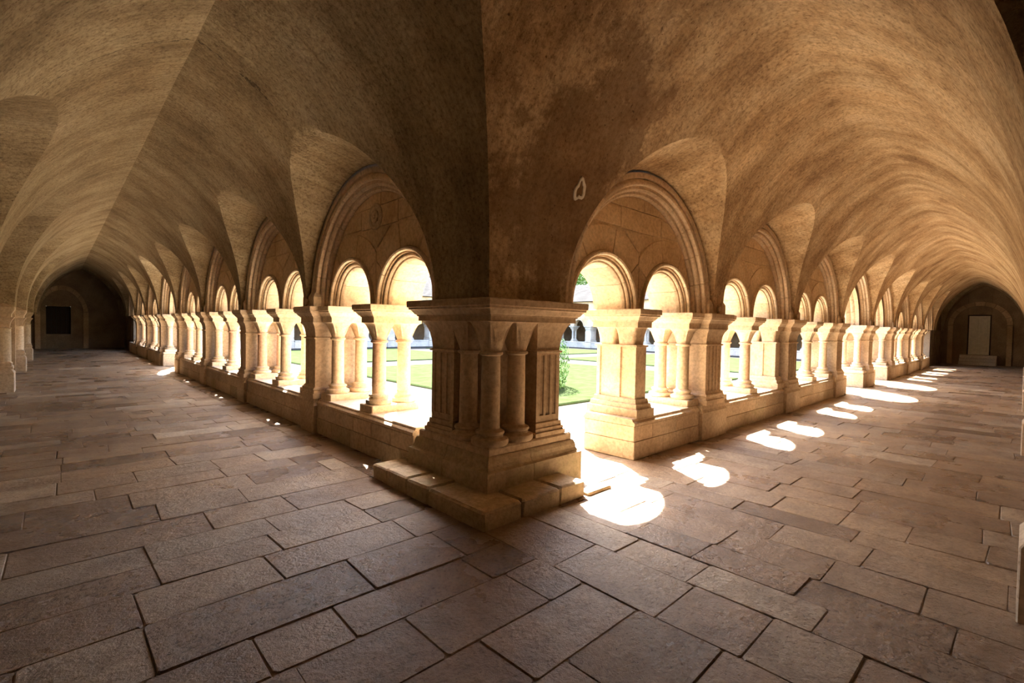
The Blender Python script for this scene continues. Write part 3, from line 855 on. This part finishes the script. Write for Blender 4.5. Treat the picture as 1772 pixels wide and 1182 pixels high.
# stone ribs of wall between the outer lunettes
for i, s in enumerate(OPL):
    lo_ = OUTL[i-1][0]+OUTL[i-1][1] if i else YO; hi_ = OUTL[i][0]-OUTL[i][1]
    ob('wall_pilaster', join(block(XO-.05, XO+.34, lo_+.01, hi_-.01, S0+.002, 1.95), block(XO-.05, XO+.12, lo_+.01, hi_-.01, 0, S0)), OCHRE, bpy.data.objects['wall_left'])
# walls that close the far corners off from the cross galleries, with blind niches
for nm, sd in (('wall_cross_left', 0), ('wall_cross_right', 1)):
    w_ = empty(nm); w_['kind'] = 'structure'
    def pl(u0, u1, z0, z1, d0=0, d1=.5):
        # u along the gallery, d outwards from its inner face
        if sd == 0: g_ = block(3.0+d0, 3.0+d1, u0, u1, z0, z1)
        else: g_ = block(u0, u1, 3.30+d0, 3.30+d1, z0, z1)
        return ob('masonry', g_, OUTER, w_)
    a_ = 32.6; e_ = (YN if sd == 0 else XE)+.1
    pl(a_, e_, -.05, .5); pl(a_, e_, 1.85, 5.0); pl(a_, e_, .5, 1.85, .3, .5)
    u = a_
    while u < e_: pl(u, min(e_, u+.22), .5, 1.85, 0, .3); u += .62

# ------------------------------------------------------------------ cloister garden
gp = ob('garden_paving', join(block(XL+TH-.02, 2*GC-XL-TH, YR+TH-.05, YR+TH+1.15, -.1, -.008), block(XL+TH-.02, XL+TH+1.15, YR+TH+1.15, 2*GC-YR-TH, -.1, -.008)), PAVEO, kind='structure')
gb = ob('garden_ground', block(XL+TH-.02, 2*GC-XL-TH+.02, YR+TH-.05, 2*GC-YR-TH+.05, -.4, -.02, 0), GRAVEL, kind='structure')
LQ = [(7.0, 16.9, 6.6, 16.9), (19.5, 29.6, 6.6, 16.9), (7.0, 16.9, 19.5, 29.8), (19.5, 29.6, 19.5, 29.8)]
for i, (x0, x1, y0, y1) in enumerate(LQ):
    n = 14; V, F_ = [], []
    lw = ob('lawn', block(x0, x1, y0, y1, -.1, .03, .03), LAWN)
    tag(lw, ['bright lawn square nearest the corner pier, with a clipped shrub', 'bright lawn square beyond the gap on the right', 'bright lawn square seen left of the corner pier', 'lawn square in the far corner of the garden'][i], 'lawn', kind='stuff')
outer = ob('land', block(-80, 130, -80, 130, -.6, -.42, 0), LAWN, kind='structure')
def leafball(c, rad, n, ls, seed, squash=1.0, shell=.8, boxy=2.0):
    r = random.Random(seed); V, F_ = [], []
    for i in range(n):
        d = Vector((r.gauss(0, 1), r.gauss(0, 1), r.gauss(0, 1))).normalized()
        k = (abs(d.x)**boxy+abs(d.y)**boxy+abs(d.z)**boxy)**(-1/boxy)
        rr = k*rad*r.uniform(shell, 1)*(1+.08*mnoise.noise(d*2.2+Vector((seed, 0, 0))))
        p = Vector(c)+Vector((d.x*rr, d.y*rr, d.z*rr*squash))
        if p.z < .02: continue
        u = d.orthogonal().normalized(); u.rotate(Matrix.Rotation(r.uniform(0, 6.28), 3, d)); v = d.cross(u).normalized()
        v = (v+d*r.uniform(-.6, .6)).normalized(); s_ = ls*r.uniform(.6, 1.2); q_ = len(V)
        V += [tuple(p-u*s_), tuple(p+v*s_*.5), tuple(p+u*s_), tuple(p-v*s_*.5)]; F_.append((q_, q_+1, q_+2, q_+3))
    return V, F_
sh = empty('clipped_shrub', (8.9, 9.6, 0)); tag(sh, 'clipped dark green shrub on the lawn, half hidden behind the corner pier', 'shrub')
ob('foliage', leafball((0, 0, .55), 1.55, 9000, .05, 3, .78, .93, 2.6), LEAF, sh)
inner_v = [[(1.42*math.cos(2*PI*i/20)*q_, 1.42*math.sin(2*PI*i/20)*q_, z_) for i in range(20)] for z_, q_ in ((.05, .93), (.6, 1), (1.2, .85), (1.55, .55), (1.68, .1))]
ob('dense_core', rings_loft(inner_v), LEAF, sh)
ob('stem', lathe([(0, .09), (.5, .07)], 10), BARK, sh)

# roofs over the four galleries (garden eaves low, rising outward)
def roof(name, x0, x1, y0, y1, axis, zin, zout, inner_low, label):
    """monopitch tiled roof"""
    t = empty(name); tag(t, label, 'roof', kind='structure')
    dl = abs(y1-y0) if axis == 'x' else abs(x1-x0)
    if axis == 'x':   # runs along x, slopes in y
        lo, hi = (y1, y0) if inner_low == 'hi' else (y0, y1)
        q = lambda s, u: ((x0+dl*(1-u))+((x1-dl*(1-u))-(x0+dl*(1-u)))*s, lo+(hi-lo)*u)
        run = abs(x1-x0)
    else:
        lo, hi = (x1, x0) if inner_low == 'hi' else (x0, x1)
        q = lambda s, u: (lo+(hi-lo)*u, (y0+dl*(1-u))+((y1-dl*(1-u))-(y0+dl*(1-u)))*s)
        run = abs(y1-y0)
    rs = []
    V, F_ = [], []
    NR = 16; 
    for r_ in range(NR):
        u0, u1 = r_/NR, (r_+1.25)/NR
        for s in range(4):
            s0, s1 = s/4, (s+1)/4
            za, zb = zin+(zout-zin)*u0, zin+(zout-zin)*u1
            b_ = len(V)
            for (ss, uu, zz) in ((s0, u0, za+.05), (s1, u0, za+.05), (s1, u1, zb+.02), (s0, u1, zb+.02), (s0, u0, za), (s1, u0, za), (s1, u1, zb-.03), (s0, u1, zb-.03)):
                x, y = q(ss, uu); V.append((x, y, zz))
            F_ += [(b_, b_+1, b_+2, b_+3), (b_+4, b_+7, b_+6, b_+5), (b_, b_+4, b_+5, b_+1), (b_+1, b_+5, b_+6, b_+2), (b_+2, b_+6, b_+7, b_+3), (b_+3, b_+7, b_+4, b_)]
    o = ob('tile_courses', (V, F_), TILES, t); o['kind'] = 'stuff'
    return t
EV = .22
roof('roof', XO-.4, XE+.4, YO-.4, YR+TH+EV, 'x', 3.92, 5.9, 'hi', 'tiled lean-to roof over the right gallery')
roof('roof', XO-.4, XL+TH+EV, YO-.4, YN+.4, 'y', 3.92, 5.9, 'hi', 'tiled lean-to roof over the left gallery')
roof('roof', XO-.4, XE+.4, 2*GC-YR-TH-EV, YN+.4, 'x', 3.92, 5.9, 'lo', 'weathered tiled roof across the garden on the left')
roof('roof', 2*GC-XL-TH-EV, XE+.4, YO-.4, YN+.4, 'y', 3.92, 5.9, 'lo', 'weathered tiled roof across the garden on the right')

# buildings and trees beyond
def building(x0, x1, y0, y1, h, rh, label, wins):
    t = empty('abbey_building', ((x0+x1)/2, (y0+y1)/2, -.42)); tag(t, label, 'building')
    hx, hy = (x1-x0)/2, (y1-y0)/2
    ob('walls', block(-hx, hx, -hy, hy, 0, h, .03), GREY, t)
    V = [(-hx-.3, -hy-.3, h), (hx+.3, -hy-.3, h), (hx+.3, hy+.3, h), (-hx-.3, hy+.3, h)]
    if hx > hy: V += [(-hx-.3, 0, h+rh), (hx+.3, 0, h+rh)]; F_ = [(0, 1, 5, 4), (2, 3, 4, 5), (0, 4, 3), (1, 2, 5), (0, 3, 2, 1)]
    else: V += [(0, -hy-.3, h+rh), (0, hy+.3, h+rh)]; F_ = [(1, 2, 5, 4), (3, 0, 4, 5), (0, 1, 4), (2, 3, 5), (0, 3, 2, 1)]
    ob('roof', (V, F_), TILES, t)
    for (ax, p_, z_) in wins:
        g_ = block(-hx-.03, -hx+.05, p_-.4, p_+.4, z_, z_+1.5, .02) if ax == 'w' else block(p_-.4, p_+.4, -hy-.03, -hy+.05, z_, z_+1.5, .02)
        ob('window', g_, IRON, t)
building(43, 52, 10, 30, 7.2, 3.5, 'grey stone abbey building rising behind the far right roof', [('w', q_, 4.6) for q_ in (-8, -4, 0, 4, 8)])
building(16, 34, 40, 49, 5.4, 4.5, 'slate roofed stone building rising behind the far left roof', [('s', q_, 3.6) for q_ in (-7, -3.5, 0, 3.5, 7)])
for i, (x, y, h, lab) in enumerate([(45, 37.5, 11, 'leafy green tree rising over the far right roof, beside the grey building'), (53, 43, 14, 'tall green tree behind the roof corner, further off than its neighbour')]):
    t = empty('leafy_tree', (x, y, -.42)); tag(t, lab, 'tree')
    ob('trunk', lathe([(0, .35), (h*.3, .25), (h*.75, .1)], 10), BARK, t)
    ob('foliage', join(*[leafball((math.cos(k*2.1)*1.8, math.sin(k*2.1)*1.8, h*.62+(k % 3)*1.1), 2.4+.3*(k % 2), 1500, .16, 20+i*9+k, .85, .5) for k in range(6)]), LEAF, t)
